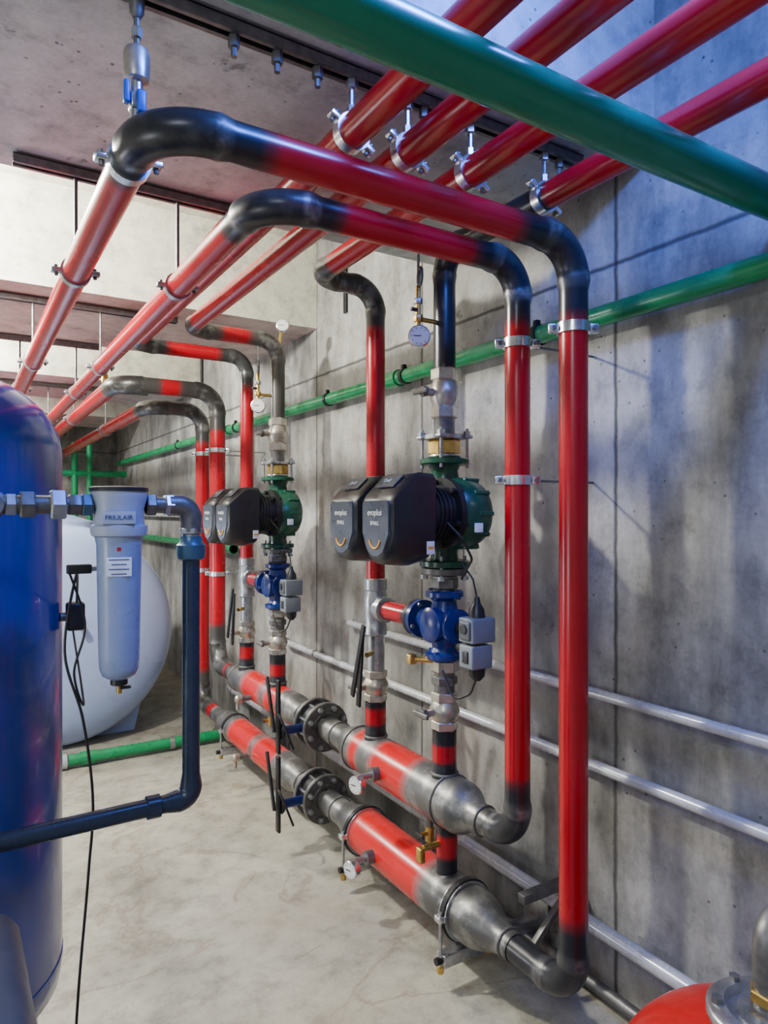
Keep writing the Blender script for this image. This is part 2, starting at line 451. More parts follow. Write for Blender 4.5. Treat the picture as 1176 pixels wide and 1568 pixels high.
b.box((1.62, 1.60, .33), (.24, .03, .03), M_dgalv, None, .002); b.box((1.732, 1.60, .26), (.03, .03, .26), M_dgalv, None, .002)
b.box((1.64, 1.60, .24), (.02, .02, .22), M_dgalv, Matrix.Rotation(math.radians(50), 3, 'Y'), .002); b.done()

def dial(b, c, n, r):
    n = V(n).normalized(); c = V(c)
    b.lathe([(r * .5, -.02), (r, -.016), (r * 1.05, 0), (r * 1.05, .008), (r * .93, .010), (r * .93, .004)], c, n, M_chrome, 32)
    b.lathe([(r * .92, 0), (r * .92, .0112)], c, n, M_dial, 32)
    u, w, a = frame(n)
    b.box(c + n * .012 + u * r * .2, (r * .7, .003, .001), M_black, Matrix((u, w, n)).transposed())
    for k in range(9):
        t = math.pi * (.25 + k * 1.5 / 8) + math.pi
        q = (u * math.cos(t) + w * math.sin(t))
        b.box(c + n * .0115 + q * r * .75, (r * .16, .0016, .001), M_black, Matrix((q, n.cross(q), n)).transposed())
for y, z in ((2.20, ZU), (2.24, ZL)):
    b = B("dial_thermometer")
    b.cyl((HX - .075, y, z), (HX - .115, y, z), .026, M_dgalv); b.cyl((HX - .11, y, z), (HX - .17, y, z), .011, M_galv)
    dial(b, (HX - .18, y - .01, z - .02), (-.95, -.3, 0), .032); b.done()
def drain(y, z, dz):
    b = B("drain_valve"); b.cyl((HX, y, z), (HX, y, z - dz), .012, M_dgalv, seg=12)
    b.cyl((HX, y, z - dz), (HX, y, z - dz - .05), .016, M_brass, seg=12); b.cyl((HX, y, z - dz - .02), (HX - .04, y, z - dz - .02), .008, M_brass, seg=10)
    b.box((HX - .045, y, z - dz - .02), (.008, .045, .014), M_black, None, .003); b.done()
drain(1.98, .48, .05); drain(3.45, .48, .03)
def sidecock(y, z):
    b = B("drain_cock"); b.cyl((HX - .07, y, z - .03), (HX - .13, y, z - .03), .015, M_dgalv, seg=12)
    b.lathe([(.012, 0), (.022, .005), (.022, .03), (.014, .04)], (HX - .12, y, z - .03), (-1, 0, 0), M_nickel, 16)
    b.cyl((HX - .145, y, z - .03), (HX - .145, y, z - .085), .010, M_nickel, seg=12); b.done()
sidecock(3.56, ZU); sidecock(3.60, ZL)

b = B("bypass_pipe")
b.tube([(HX, 1.88, .31 + i * .018) for i in range(11)], RR * .95, PAINT, [BLK if (i < 4 or i > 7) else RED for i in range(11)], [.3] * 11)
b.cyl((HX - .03, 1.88, .42), (HX - .10, 1.88, .42), .011, M_brass, seg=12); b.box((HX - .11, 1.88, .40), (.02, .03, .05), M_brass, None, .005)
b.done()

# ------------------------------------------------------------ pump columns
def hexnut(b, c, r, hgt, mat, axis=(0, 0, 1)):
    b.lathe([(r * .9, 0), (r, hgt * .12), (r, hgt * .88), (r * .9, hgt)], c, axis, mat, 6)
def lever_valve(b, y, z0, z1, mat, x=HX):
    H_ = z1 - z0; hexnut(b, (x, y, z0), .047, H_ * .25, mat); hexnut(b, (x, y, z1 - H_ * .25), .047, H_ * .25, mat)
    b.lathe([(.036, H_ * .2), (.042, H_ * .28), (.050, H_ * .4), (.053, H_ * .5), (.050, H_ * .6), (.042, H_ * .72), (.036, H_ * .8)], (x, y, z0), (0, 0, 1), mat, 28)
    zc = (z0 + z1) / 2
    b.cyl((x - .04, y, zc), (x - .085, y, zc), .014, mat, seg=12); b.cyl((x - .08, y, zc), (x - .095, y, zc), .019, M_dgalv, seg=6)
    b.box((x - .10, y, zc), (.012, .085, .018), M_dgalv, None, .005)

def head(b, y):
    def sec(x, zb, zt, wt, wb):
        zm = zb + (zt - zb) * .50
        pts = []
        prof = [(wt * .42, zt), (wt * .49, zt - .012), (wt * .5, zt - .035), (wt * .5, zm), (wb * .56, zb + .055), (wb * .34, zb + .014), (wb * .15, zb)]
        for a, z in prof: pts.append((x, y + a, z))
        for a, z in prof[::-1]: pts.append((x, y - a, z))
        return pts
    b.loft([sec(1.085, 1.41, 1.585, .15, .11), sec(1.095, 1.395, 1.60, .182, .15), sec(1.11, 1.388, 1.615, .19, .16), sec(1.165, 1.383, 1.665, .196, .165), sec(1.19, 1.383, 1.672, .196, .165),
            sec(1.245, 1.395, 1.668, .19, .165), sec(1.262, 1.42, 1.65, .15, .13)], M_head)
    def fp(x, g):
        return [(x, y + a, z) for a, z in [(.075 - g, 1.585), (.08 - g, 1.575), (.08 - g, 1.485), (.050 - g, 1.43), (.015, 1.410 + g), (-.015, 1.410 + g), (-.050 + g, 1.43), (-.08 + g, 1.485), (-.08 + g, 1.575), (-.075 + g, 1.585)]]
    b.loft([fp(1.092, 0), fp(1.083, .004)], M_headp)
    pts = [(1.0815, y + .032 * math.cos(a), 1.472 + .034 * math.sin(a)) for a in [math.pi + .25 + i * (math.pi - .5) / 14 for i in range(15)]]
    b.tube(pts, .0028, M_orange, seg=6)
    b.text("evoplus", (1.0815, y, 1.548), .028, (0, -1, 0), (0, 0, 1), M_label)
    b.text("SMALL", (1.0815, y, 1.515), .018, (0, -1, 0), (0, 0, 1), M_label)
    sl = Matrix.Rotation(math.radians(-42), 3, 'Y')
    b.box((1.138, y, 1.6455), (.055, .1, .004), M_headp, sl, .001)
    b.text("DAB", (1.1362, y + .01, 1.6485), .020, (0, -1, 0), (.743, 0, .669), M_label)
    b.box((1.225, y - .0955, 1.44), (.028, .003, .04), M_label, None, .0008)
    b.box((1.225, y - .0975, 1.44), (.02, .001, .008), M_orange)
    b.cyl((1.255, y, 1.545), (1.36, y, 1.545), .082, M_black, .088, 36)
    for k in range(5): b.band((1.275 + k * .016, y, 1.545), (1, 0, 0), .08, .006, .012, M_black, 36)

def pump_column(Y, finish):
    n = B("ball_valve"); lever_valve(n, Y, 1.872, 2.045, finish); n.done()
    f = B("pump_union_flange")
    f.lathe([(.036, 1.80), (.036, 1.872)], (HX, Y, 0), (0, 0, 1), M_dgalv, 28)
    f.lathe([(.04, 1.800), (.07, 1.800), (.07, 1.814), (.04, 1.814)], (HX, Y, 0), (0, 0, 1), M_galv, 28)
    hexnut(f, (HX, Y, 1.745), .056, .055, M_brass)
    f.ring((HX, Y, 1.742), (0, 0, 1), .05, .006, M_galv)
    for k in range(4):
        a = math.pi / 4 + k * math.pi / 2; c = V((HX + .065 * math.cos(a) * 1.2, Y + .065 * math.sin(a) * 1.2, 0))
        f.cyl(c + V((0, 0, 1.70)), c + V((0, 0, 1.835)), .006, M_galv, seg=8)
        f.cyl(c + V((0, 0, 1.812)), c + V((0, 0, 1.826)), .013, M_galv, seg=6)
        f.box(c + V((0, 0, 1.807)), (.03, .03, .013), M_galv, None, .004)
    f.done()
    b = B("circulation_pump")
    for z0, z1 in ((1.712, 1.733), (1.362, 1.385)):
        b.lathe([(.03, z0), (.082, z0), (.086, z0 + .004), (.086, z1 - .004), (.082, z1), (.03, z1)], (HX, Y, 0), (0, 0, 1), M_pump, 32)
    b.lathe([(.05, 1.38), (.046, 1.41), (.055, 1.45), (.065, 1.5), (.068, 1.55), (.065, 1.6), (.052, 1.66), (.046, 1.69), (.055, 1.715)], (HX, Y, 0), (0, 0, 1), M_pump, 32)
    for yy in (Y - .09, Y + .125):
        b.lathe([(.09, -.075), (.1, -.07), (.112, -.05), (.12, -.015), (.118, .02), (.105, .05), (.08, .066), (.05, .072), (.03, .073)], (HX, yy, 1.545), (1, 0, 0), M_pump, 40)
        b.lathe([(.10, -.085), (.118, -.085), (.118, -.065), (.10, -.065)], (HX, yy, 1.545), (1, 0, 0), M_blackm, 40)
        for k in range(6):
            a = k * math.pi / 3 + .3
            b.cyl((HX - .10, yy + .106 * math.cos(a), 1.545 + .106 * math.sin(a)), (HX - .055, yy + .106 * math.cos(a), 1.545 + .106 * math.sin(a)), .01, M_blackm, seg=8)
        for k in range(5):
            a = -1.2 + k * .6
            b.box((HX + .01, yy - .112 * math.cos(a), 1.545 + .112 * math.sin(a)), (.06, .026, .014), M_pump, Matrix.Rotation(-a, 3, 'X'), .003)
        if yy < Y: b.box((HX - .02, yy - .118, 1.50), (.03, .01, .03), M_label, None, .002)
    head(b, Y - .094); head(b, Y + .126)
    b.tube(path([(1.30, Y - .17, 1.52), (1.33, Y - .21, 1.47), (1.38, Y - .20, 1.40), (1.40, Y - .12, 1.33)], .03)[0], .004, M_cable, seg=8)
    b.done(40)
    f = B("pump_union_flange")
    f.lathe([(.03, 1.335), (.075, 1.335), (.078, 1.339), (.078, 1.357), (.03, 1.360)], (HX, Y, 0), (0, 0, 1), M_dgalv, 28)
    for k in range(4):
        a = math.pi / 4 + k * math.pi / 2; c = V((HX + .07 * math.cos(a), Y + .07 * math.sin(a), 0))
        f.cyl(c + V((0, 0, 1.318)), c + V((0, 0, 1.40)), .006, M_galv, seg=8); f.cyl(c + V((0, 0, 1.318)), c + V((0, 0, 1.332)), .013, M_galv, seg=6)
    hexnut(f, (HX, Y, 1.285), .048, .04, M_dgalv)
    f.lathe([(.036, 1.28), (.036, 1.335)], (HX, Y, 0), (0, 0, 1), M_dgalv, 24)
    f.ring((HX, Y, 1.327), (0, 0, 1), .04, .006, M_galv)
    f.done()
    b = B("three_way_mixing_valve"); zc = 1.165
    b.lathe([(.035, 1.045), (.062, 1.045), (.066, 1.05), (.066, 1.065), (.05, 1.07), (.042, 1.085), (.05, 1.12), (.058, 1.15), (.060, 1.165), (.058, 1.18), (.048, 1.215), (.042, 1.245), (.05, 1.255), (.066, 1.26), (.066, 1.275), (.062, 1.28), (.035, 1.28)], (HX, Y, 0), (0, 0, 1), M_bluev, 32)
    b.lathe([(.045, 0), (.045, .07), (.04, .09), (.042, .12), (.068, .125), (.068, .145), (.04, .147)], (HX, Y, zc), (0, 1, 0), M_bluev, 32)
    b.lathe([(.05, 0), (.052, .05), (.058, .055), (.058, .075), (.03, .08)], (HX, Y, zc), (0, -1, 0), M_bluev, 32)
    b.lathe([(.06, -.02), (.06, -.065), (.045, -.075)], (HX, Y, zc), (1, 0, 0), M_bluev, 24)
    for zz in (1.058, 1.268):
        for k in range(4):
            a = k * math.pi / 2 + .4; b.cyl((HX + .055 * math.cos(a), Y + .055 * math.sin(a), zz - .016), (HX + .055 * math.cos(a), Y + .055 * math.sin(a), zz + .016), .008, M_bluev, seg=6)
    for k in range(4):
        a = k * math.pi / 2 + .4; b.cyl((HX + .057 * math.cos(a), Y + .115, zc + .057 * math.sin(a)), (HX + .057 * math.cos(a), Y + .165, zc + .057 * math.sin(a)), .008, M_galv, seg=6)
    b.done()
    b = B("valve_actuator"); ay = Y - .175
    b.cyl((HX, Y - .085, zc), (HX, ay + .035, zc), .022, M_blackm)
    b.box((HX, ay, 1.17), (.095, .075, .08), M_greyp, None, .006); b.box((HX - .005, ay, 1.085), (.085, .07, .075), M_greyp, None, .006)
    b.box((HX - .045, ay, 1.17), (.02, .055, .06), M_bin, None, .006); b.box((HX - .046, ay, 1.085), (.012, .03, .04), M_black, None, .004)
    b.cyl((HX - .05, ay, 1.175), (HX - .06, ay, 1.175), .016, M_black, seg=16)
    b.lathe([(.028, 0), (.024, .03), (.012, .05), (.008, .07)], (HX, ay, 1.205), (0, 0, 1), M_black, 20)
    b.lathe([(.028, 0), (.025, .03), (.012, .045)], (HX, ay, 1.05), (0, 0, -1), M_black, 20)
    b.tube(path([(HX, ay, 1.02), (HX - .02, ay + .01, .96), (HX - .04, ay + .07, .93), (HX - .05, ay + .12, 1.02)], .03)[0], .004, M_cable, seg=8)
    b.tube(path([(HX, ay, 1.27), (HX, ay + .02, 1.33), (HX - .02, ay + .05, 1.38)], .03)[0], .003, M_cable, seg=8)
    b.done()
    b = B("pipe_union"); hexnut(b, (HX, Y, 1.0), .05, .042, M_nickel)
    b.lathe([(.036, .93), (.036, 1.045)], (HX, Y, 0), (0, 0, 1), M_dgalv, 24); hexnut(b, (HX, Y, .955), .045, .03, M_dgalv); b.done()
    b = B("ball_valve"); lever_valve(b, Y, .80, .93, finish); b.done()
    b = B("header_branch_pipe")
    n_ = 12; zz = [.63 + i * (.17 / n_) for i in range(n_ + 1)]
    b.tube([(HX, Y, z) for z in zz], [.042 + .006 * max(0, (3 - i)) / 3 for i in range(n_ + 1)], PAINT, [RED if 5 <= i <= 8 else BLK for i in range(n_ + 1)], [0 if 5 <= i <= 8 else .4 for i in range(n_ + 1)])
    b.ring((HX, Y, .652), (0, 0, 1), .044, .006, M_dgalv); b.done()

def return_column(Y, Yp):
    b = B("pipe_tee_fitting")
    b.lathe([(.04, 1.285), (.046, 1.28), (.046, 1.24), (.042, 1.235), (.048, 1.2), (.048, 1.14), (.042, 1.1), (.046, 1.09), (.046, 1.06), (.04, 1.055)], (HX, Y, 0), (0, 0, 1), M_galv, 28)
    b.lathe([(.04, 0), (.042, .05), (.05, .055), (.05, .085), (.04, .09)], (HX, Y, 1.165), (0, -1, 0), M_galv, 28); b.done()
    b = B("valve_branch_pipe"); y0, y1 = Y - .09, Yp + .164
    m = 8; b.tube([(HX, y0 + (y1 - y0) * i / m, 1.165) for i in range(m + 1)], .037, PAINT, [RED if 1 <= i <= 5 else BLK for i in range(m + 1)], [0 if 1 <= i <= 5 else .4 for i in range(m + 1)])
    b.lathe([(.037, 0), (.068, 0), (.068, .016), (.037, .016)], (HX, y1 - .016, 1.165), (0, 1, 0), M_blackm, 28); b.done()
    b = B("galvanized_drop_pipe"); b.lathe([(.036, .915), (.036, 1.055)], (HX, Y, 0), (0, 0, 1), M_galv, 24)
    b.cyl((HX - .03, Y - .02, .99), (HX - .07, Y - .05, .99), .01, M_brass, seg=10); b.done()
    b = B("ball_valve"); lever_valve(b, Y, .79, .915, M_nickel)
    b.box((HX - .10, Y - .05, .94), (.010, .028, .30), M_blackm, Matrix.Rotation(.10, 3, 'X'), .003)
    b.box((HX - .13, Y - .085, .98), (.010, .024, .30), M_blackm, Matrix.Rotation(.30, 3, 'X'), .003); b.done()
    b = B("header_branch_pipe"); n_ = 10; zz = [.63 + i * (.16 / n_) for i in range(n_ + 1)]
    b.tube([(HX, Y, z) for z in zz], [.042 + .006 * max(0, (3 - i)) / 3 for i in range(n_ + 1)], PAINT, [RED if 5 <= i <= 8 else BLK for i in range(n_ + 1)], [0 if 5 <= i <= 8 else .4 for i in range(n_ + 1)])
    b.ring((HX, Y, .652), (0, 0, 1), .044, .006, M_dgalv); b.done()

pump_column(YP1, M_nickel); pump_column(YP2, M_nickel)
return_column(YR1, YP1); return_column(YR2, YP2)

def gauge(Y, z=2.14):
    b = B("pressure_gauge"); x = HX - .11
    b.cyl((HX - .03, Y, z + .06), (x, Y, z + .06), .008, M_brass, seg=10)
    b.cyl((x, Y, z + .03), (x, Y, z + .17), .009, M_brass, seg=10)
    hexnut(b, (x, Y, z + .05), .016, .025, M_brass); hexnut(b, (x, Y, z + .11), .015, .02, M_galv)
    b.box((x - .015, Y, z + .09), (.03, .012, .012), M_black, None, .003)
    b.ring((x, Y - .01, z + .20), (1, -.4, 0), .028, .006, M_dgalv); b.cyl((x, Y, z + .165), (x, Y, z + .32), .005, M_galv, seg=8)
    dial(b, (x, Y - .005, z), (-.45, -.9, 0), .036)
    b.cyl((x, Y, z + .02), (x, Y, z + .05), .008, M_brass, seg=10); b.done()
gauge(YP1); gauge(YP2, 2.10)
b = B("pressure_gauge"); dial(b, (HX + .02, YP2 - .02, 2.53), (-.45, -.9, 0), .032); b.cyl((HX + .02, YP2, 2.50), (HX, YP2, 2.39), .008, M_brass, seg=8); b.done()
b = B("drain_valve"); b.cyl((HX - .03, YP1, 1.04), (HX - .08, YP1 + .06, 1.04), .009, M_brass, seg=10); b.box((HX - .09, YP1 + .07, 1.04), (.03, .03, .035), M_brass, None, .006); b.done()

# ------------------------------------------------------------ riser clamps
b = B("pipe_clamp"); clamp(b, (HX, 1.31, 2.05), (0, 0, 1), .040, (.85, -.53, 0)); b.done()
for y, z in ((1.53, 2.055), (1.53, 1.645)):
    b = B("pipe_clamp"); clamp(b, (HX, y, z), (0, 0, 1), RR + .001, (.85, -.53, 0)); b.cyl((HX + RR, y, z), (WE, y, z), .004, M_dgalv, seg=8); b.done()
for y, z, r in ((4.345, 1.95, .051), (4.67, 1.95, .047), (4.345, 1.15, .051), (4.67, 1.15, .047)):
    b = B("pipe_clamp"); clamp(b, (HX, y, z), (0, 0, 1), r, (.85, -.53, 0)); b.cyl((HX + r, y, z), (WE, y, z), .005, M_galv, seg=8); b.done()

# ------------------------------------------------------------ strut channels + hung clamps
def strut(y, x0, x1, z=2.588):
    b = B("strut_channel")
    b.box(((x0 + x1) / 2, y, z + .012), (x1 - x0, .04, .004), M_dgalv)
    for s in (-1, 1): b.box(((x0 + x1) / 2, y + s * .018, z), (x1 - x0, .004, .026), M_dgalv); b.box(((x0 + x1) / 2, y + s * .013, z - .012), (x1 - x0, .010, .003), M_dgalv)
    n = int((x1 - x0) / .06)
    for k in range(n): b.box((x0 + .04 + k * .06, y, z + .0095), (.03, .012, .002), M_black)
    b.done()
strut(1.42, .10, 1.56)
for x in (XA, XB_, XC, XD):
    b = B("hanging_pipe_clamp"); clamp(b, (x, 1.42, ZT), (0, 1, 0), RR + .001, (1, 0, -.6)); b.cyl((x, 1.42, ZT + RR), (x, 1.42, 2.575), .007, M_galv, seg=8)
    b.cyl((x, 1.42, 2.555), (x, 1.42, 2.574), .015, M_galv, seg=6); b.cyl((x, 1.42, ZT + RR), (x, 1.42, ZT + RR + .025), .012, M_galv, seg=6); b.done()
for x in (.50, .60, .70, 1.0, 1.48):
    b = B("threaded_rod_stub"); b.cyl((x, 1.42, 2.53), (x, 1.42, 2.575), .007, M_dgalv, seg=8); b.cyl((x, 1.42, 2.55), (x, 1.42, 2.574), .013, M_dgalv, seg=6); b.done()
b = B("pipe_clamp"); clamp(b, (.30, 1.50, 2.285), (0, 1, 0), .040, (1, 0, .1)); b.done()
def hangers(y, xs, x0, x1):
    strut(y, x0, x1)
    for x, z, r in xs:
        b = B("hanging_pipe_clamp"); clamp(b, (x, y, z), (0, 1, 0), r + .001, (1, 0, .05), M_galv); b.cyl((x, y, z + r), (x, y, 2.575), .006, M_dgalv, seg=8); b.done()
hangers(2.28, [(.30, 2.286, .039), (.61, 2.295, RR)], .13, .82)
hangers(3.75, [(.30, 2.287, .039), (.61, 2.295, RR)], .0, 1.0)
hangers(6.2, [(.30, 2.289, .039), (.61, 2.295, RR), (.80, 2.33, .05), (1.05, 2.25, .046)], .0, 1.4)
hangers(4.62, [(.30, 2.288, .039), (.61, 2.295, RR)], -.3, .75)

# automatic air vent on pipe 1
b = B("automatic_air_vent"); x, y = .30, 1.425
b.cyl((x, y, 2.32), (x, y, 2.42), .012, M_galv, seg=14); b.box((x, y, 2.37), (.03, .03, .035), M_galv, None, .006)
b.box((x - .022, y - .012, 2.38), (.012, .018, .045), M_bluetab, None, .004); b.box((x + .005, y - .02, 2.365), (.018, .012, .045), M_bluetab, None, .004)
b.lathe([(.012, 2.41), (.024, 2.415), (.026, 2.43), (.026, 2.465), (.023, 2.475), (.01, 2.485)], (x, y, 0), (0, 0, 1), M_nickel, 24)
b.cyl((x, y, 2.48), (x, y, 2.608), .006, M_dgalv, seg=8); b.cyl((x, y, 2.50), (x, y, 2.52), .011, M_galv, seg=6)
b.lathe([(.008, 2.54), (.014, 2.55), (.016, 2.575), (.02, 2.595), (.02, 2.608)], (x, y, 0), (0, 0, 1), M_dgalv, 16); b.done()

# ------------------------------------------------------------ green pipes
b = B("green_water_pipe")
b.tube([(-2.6 + i * .1, .895, 2.295) for i in range(44)], .045, M_green2, seg=28); b.done()
GX = 1.695
b = B("green_water_pipe"); b.tube([(GX, -.8 + i * .1, 2.16) for i in range(100)], .032, M_green, seg=24)
for y in (.62, 2.6, 4.9): b.tube([(GX, y, 2.16), (GX, y + .09, 2.16)], .038, M_green, seg=24)
b.done()
for y in (.2, 1.72, 2.55, 3.3, 4.75, 6.3):
    b = B("green_pipe_clamp"); b.band((GX, y, 2.16), (0, 1, 0), .033, .022, .004, M_blackm); b.cyl((GX + .03, y, 2.16), (WE, y, 2.16), .008, M_galv, seg=8); b.box((GX - .01, y, 2.2), (.02, .02, .02), M_blackm, None, .003); b.done()
b = B("green_water_pipe")
b.tube(path([(.55, 4.5, .05), (1.66, 4.5, .05)], .05)[0], .034, M_green, seg=20); b.tube([(.62, 4.5, .05), (.70, 4.5, .05)], .041, M_green, seg=20); b.tube([(1.15, 4.5, .05), (1.18, 4.5, .05)], .041, M_galv, seg=20)
b.lathe([(.03, 0), (.045, .01), (.045, .05), (.03, .06)], (.55, 4.5, .05), (-1, 0, 0), M_white, 20); b.cyl((.50, 4.5, .05), (.50, 4.5, .12), .015, M_white); b.done()
b = B("green_water_pipe"); b.tube(path([(.3, 8.6, 2.0), (1.69, 8.6, 2.0)], .05)[0], .035, M_green)
for x in (.95, 1.12, 1.28): b.cyl((x, 8.6, 2.35), (x, 8.6, 1.2), .035, M_green)
b.done()
b = B("green_water_pipe"); b.tube([(1.69, 4.8, 1.28), (1.69, 8.8, 1.28)], .032, M_green); b.tube([(1.69, 4.8, 1.28), (1.69, 4.86, 1.28)], .038, M_green); b.done()

# ------------------------------------------------------------ wall pipes
def wallpipe(z, r, y0, y1, mat, x=1.71, seg=18):
    b = B("wall_conduit_pipe"); b.tube(path([(WE, y1 + .03, z), (x, y1, z), (x, y0, z)], .01, .3)[0], r, mat, seg=seg)
    y = y0 + .8
    while y < y1:
        b.band((x, y, z), (0, 1, 0), r, .016, .003, M_galv); b.box(((x + WE) / 2 + .005, y, z), (WE - x - .012, .016, .016), M_galv); y += 1.3
    b.done()
wallpipe(.975, .017, -1.2, 3.1, M_white); wallpipe(.745, .018, -1.2, 3.95, M_white)
wallpipe(.25, .024, -1.2, 4.9, M_white, 1.69); wallpipe(.05, .02, -1.2, 4.9, M_dgalv)
b = B("wall_conduit_pipe"); b.cyl((1.70, 2.25, 1.02), (1.70, 2.25, 1.62), .02, M_white); b.box((1.724, 2.25, 1.5), (.045, .03, .02), M_galv); b.done()
b = B("wall_conduit_pipe"); b.tube(path([(1.70, 4.9, 1.52), (1.70, 8.5, 1.52)], .1, .5)[0], .02, M_white); b.done()
b = B("wall_anchor_strap"); b.box((1.742, 3.2, 2.78), (.012, .03, .34), M_blackm, None, .002); b.done()
b = B("wall_anchor_strap"); b.box((1.742, 5.75, 2.78), (.012, .05, .34), M_blackm, None, .002); b.done()

# ------------------------------------------------------------ blue pressure tank
TC = (-.11, 2.10)
b = B("blue_pressure_tank")
prof = [(.05, .22), (.16, .225), (.25, .24), (.31, .265), (.345, .30), (.35, .34)] + [(.35, .34 + (1.70 - .34) * i / 8) for i in range(1, 9)]
for k in range(1, 13):
    a = k / 12 * math.pi / 2; prof.append((.35 * math.cos(a) ** .75 if k < 12 else .001, 1.70 + .22 * math.sin(a)))
b.lathe(prof, (TC[0], TC[1], 0), (0, 0, 1), M_tank, 72)
b.lathe([(.27, .0), (.29, .0), (.29, .27), (.27, .27)], (TC[0], TC[1], 0), (0, 0, 1), M_tank, 48)
b.cyl((TC[0], TC[1], 1.9), (TC[0], TC[1], 1.97), .04, M_galv)
b.band((TC[0], TC[1], .36), (0, 0, 1), .349, .012, .003, M_tank, 72)
b.done(50)
b = B("tank_sensor_box"); b.box((.262, 2.0, 1.27), (.045, .045, .075), M_black, None, .008); b.cyl((.225, 2.0, 1.27), (.262, 2.0, 1.27), .012, M_dgalv); b.done()

# ------------------------------------------------------------ white storage tank
b = B("white_storage_tank"); c = (.55, 5.25, .735); r = .725
prof = []
for k in range(15):
    a = k / 14 * math.pi / 2; prof.append((max(.001, r * math.sin(a) ** .85), -.30 - .28 * math.cos(a)))
prof += [(r, .0), (r, .9), (r * .8, 1.1), (.01, 1.16)]
b.lathe(prof, c, (0, 1, 0), M_wtank, 72); b.ring((c[0], c[1] - .29, c[2]), (0, 1, 0), r, .008, M_wtank, 64)
b.ring((c[0], c[1] + .3, c[2]), (0, 1, 0), r, .008, M_wtank, 64)
for yy in (-.18, .6):
    b.loft([[(c[0] - .62, c[1] + yy + k, 0), (c[0] + .50, c[1] + yy + k, 0), (c[0] + .58, c[1] + yy + k, .34), (c[0], c[1] + yy + k, .12), (c[0] - .60, c[1] + yy + k, .36)] for k in (0, .14)], M_wtank)
b.cyl((c[0] + .28, c[1] - .48, c[2] - .10), (c[0] + .28, c[1] - .60, c[2] - .10), .05, M_greyp)
b.tube([(c[0] + .10, c[1] - .50, c[2] + .10), (c[0] + .10, c[1] - .66, c[2] + .10)], .02, M_white); b.done(50)
b = B("white_storage_tank"); b.lathe([(.36, 0), (.38, .05), (.38, 1.35), (.34, 1.46), (.15, 1.52), (.01, 1.53)], (.75, 7.1, 0), (0, 0, 1), M_wtank, 48); b.done(50)

# ------------------------------------------------------------ water filter assembly
FY = 1.55; FX = .290; ZF = 1.565
b = B("water_filter_housing")
b.lathe([(.050, 1.497), (.056, 1.50), (.058, 1.51), (.058, 1.52), (.052, 1.524), (.050, 1.555), (.056, 1.575), (.058, 1.59), (.058, 1.598), (.04, 1.60)], (FX, FY, 0), (0, 0, 1), M_bowlcap, 48)
b.lathe([(.01, 1.19), (.022, 1.192), (.034, 1.20), (.040, 1.215), (.0415, 1.24), (.046, 1.48), (.050, 1.50)], (FX, FY, 0), (0, 0, 1), M_bowl, 48)
b.lathe([(.0605, 1.594), (.0605, 1.602), (.055, 1.604), (.02, 1.606)], (FX, FY, 0), (0, 0, 1), M_black, 40)
b.lathe([(.015, 1.178), (.018, 1.18), (.018, 1.192)], (FX, FY, 0), (0, 0, 1), M_black, 20); b.cyl((FX, FY, 1.16), (FX, FY, 1.18), .006, M_brass, seg=10); b.box((FX + .012, FY - .005, 1.172), (.022, .01, .006), M_black, None, .002)
nd = V((-.19, -1, 0)).normalized(); xd = V((-nd.y, nd.x, 0)); RM = Matrix((xd, -nd, V((0, 0, 1)))).transposed()
b.box(V((FX, FY, 1.538)) + nd * .050, (.066, .012, .026), M_bowlcap, RM, .001)
b.text("FRIULAIR", V((FX, FY, 1.538)) + nd * .0568, .0135, xd, (0, 0, 1), M_labelb)
b.box(V((FX, FY, 1.435)) + nd * .0445, (.05, .002, .04), M_label, RM, .0005)
for k in range(4): b.box(V((FX, FY, 1.45 - k * .01)) + nd * .046, (.04 - .01 * (k % 2), .0008, .002), M_labelb, RM)
b.box(V((FX, FY, 1.472)) + nd * .0455, (.008, .002, .008), M_redv, RM)
b.done(40)
b = B("filter_inlet_pipe")
b.cyl((-1.2, FY, ZF), (.237, FY, ZF), .019, M_dgalv, seg=20)
for x0, w, r, m in ((.02, .05, .028, M_dgalv), (.075, .02, .024, M_galv), (.10, .028, .030, M_dgalv), (.155, .03, .034, M_galv), (.19, .025, .024, M_dgalv), (.215, .02, .026, M_tealnut)):
    hexnut(b, (x0, FY, ZF), r, w, m, (1, 0, 0))
b.lathe([(.02, 0), (.024, .004), (.026, .02), (.012, .024)], (.045, FY - .025, ZF), (0, -1, 0), M_galv, 20); b.cyl((.045, FY - .04, ZF), (.045, FY - .055, ZF), .006, M_black, seg=8)
b.done()
b = B("filter_outlet_pipe"); PX = .445
hexnut(b, (.345, FY, ZF), .026, .02, M_dgalv, (1, 0, 0)); b.cyl((.345, FY, ZF), (.40, FY, ZF), .018, M_dgalv, seg=20); hexnut(b, (.385, FY, ZF), .025, .02, M_galv, (1, 0, 0))
pts, L, bends = path([(.395, FY, ZF), (PX, FY, ZF), (PX, FY, ZF - .06)], .03, .01); b.tube(pts, .024, M_dgalv, seg=24)
b.cyl((PX, FY, ZF - .05), (PX, FY, 1.46), .019, M_galv, seg=20); hexnut(b, (PX, FY, 1.50), .027, .014, M_galv)
b.lathe([(.022, 1.44), (.03, 1.445), (.032, 1.455), (.032, 1.475), (.026, 1.482), (.024, 1.495)], (PX, FY, 0), (0, 0, 1), M_tealnut, 24)
pts, L, bends = path([(PX, FY, 1.445), (PX, FY, .900), (-1.2, FY, .880)], .03, .03)
s0, s1 = bends[0]
b.tube(pts, [.0245 if s0 - .03 < s < s1 + .03 else .0195 for s in L], M_navy, seg=24)
b.lathe([(.0195, 0), (.025, .002), (.025, .03), (.0195, .032)], (PX - .10, FY, .899), (1, 0, 0), M_navy, 24)
b.done()
b = B("sensor_cable")
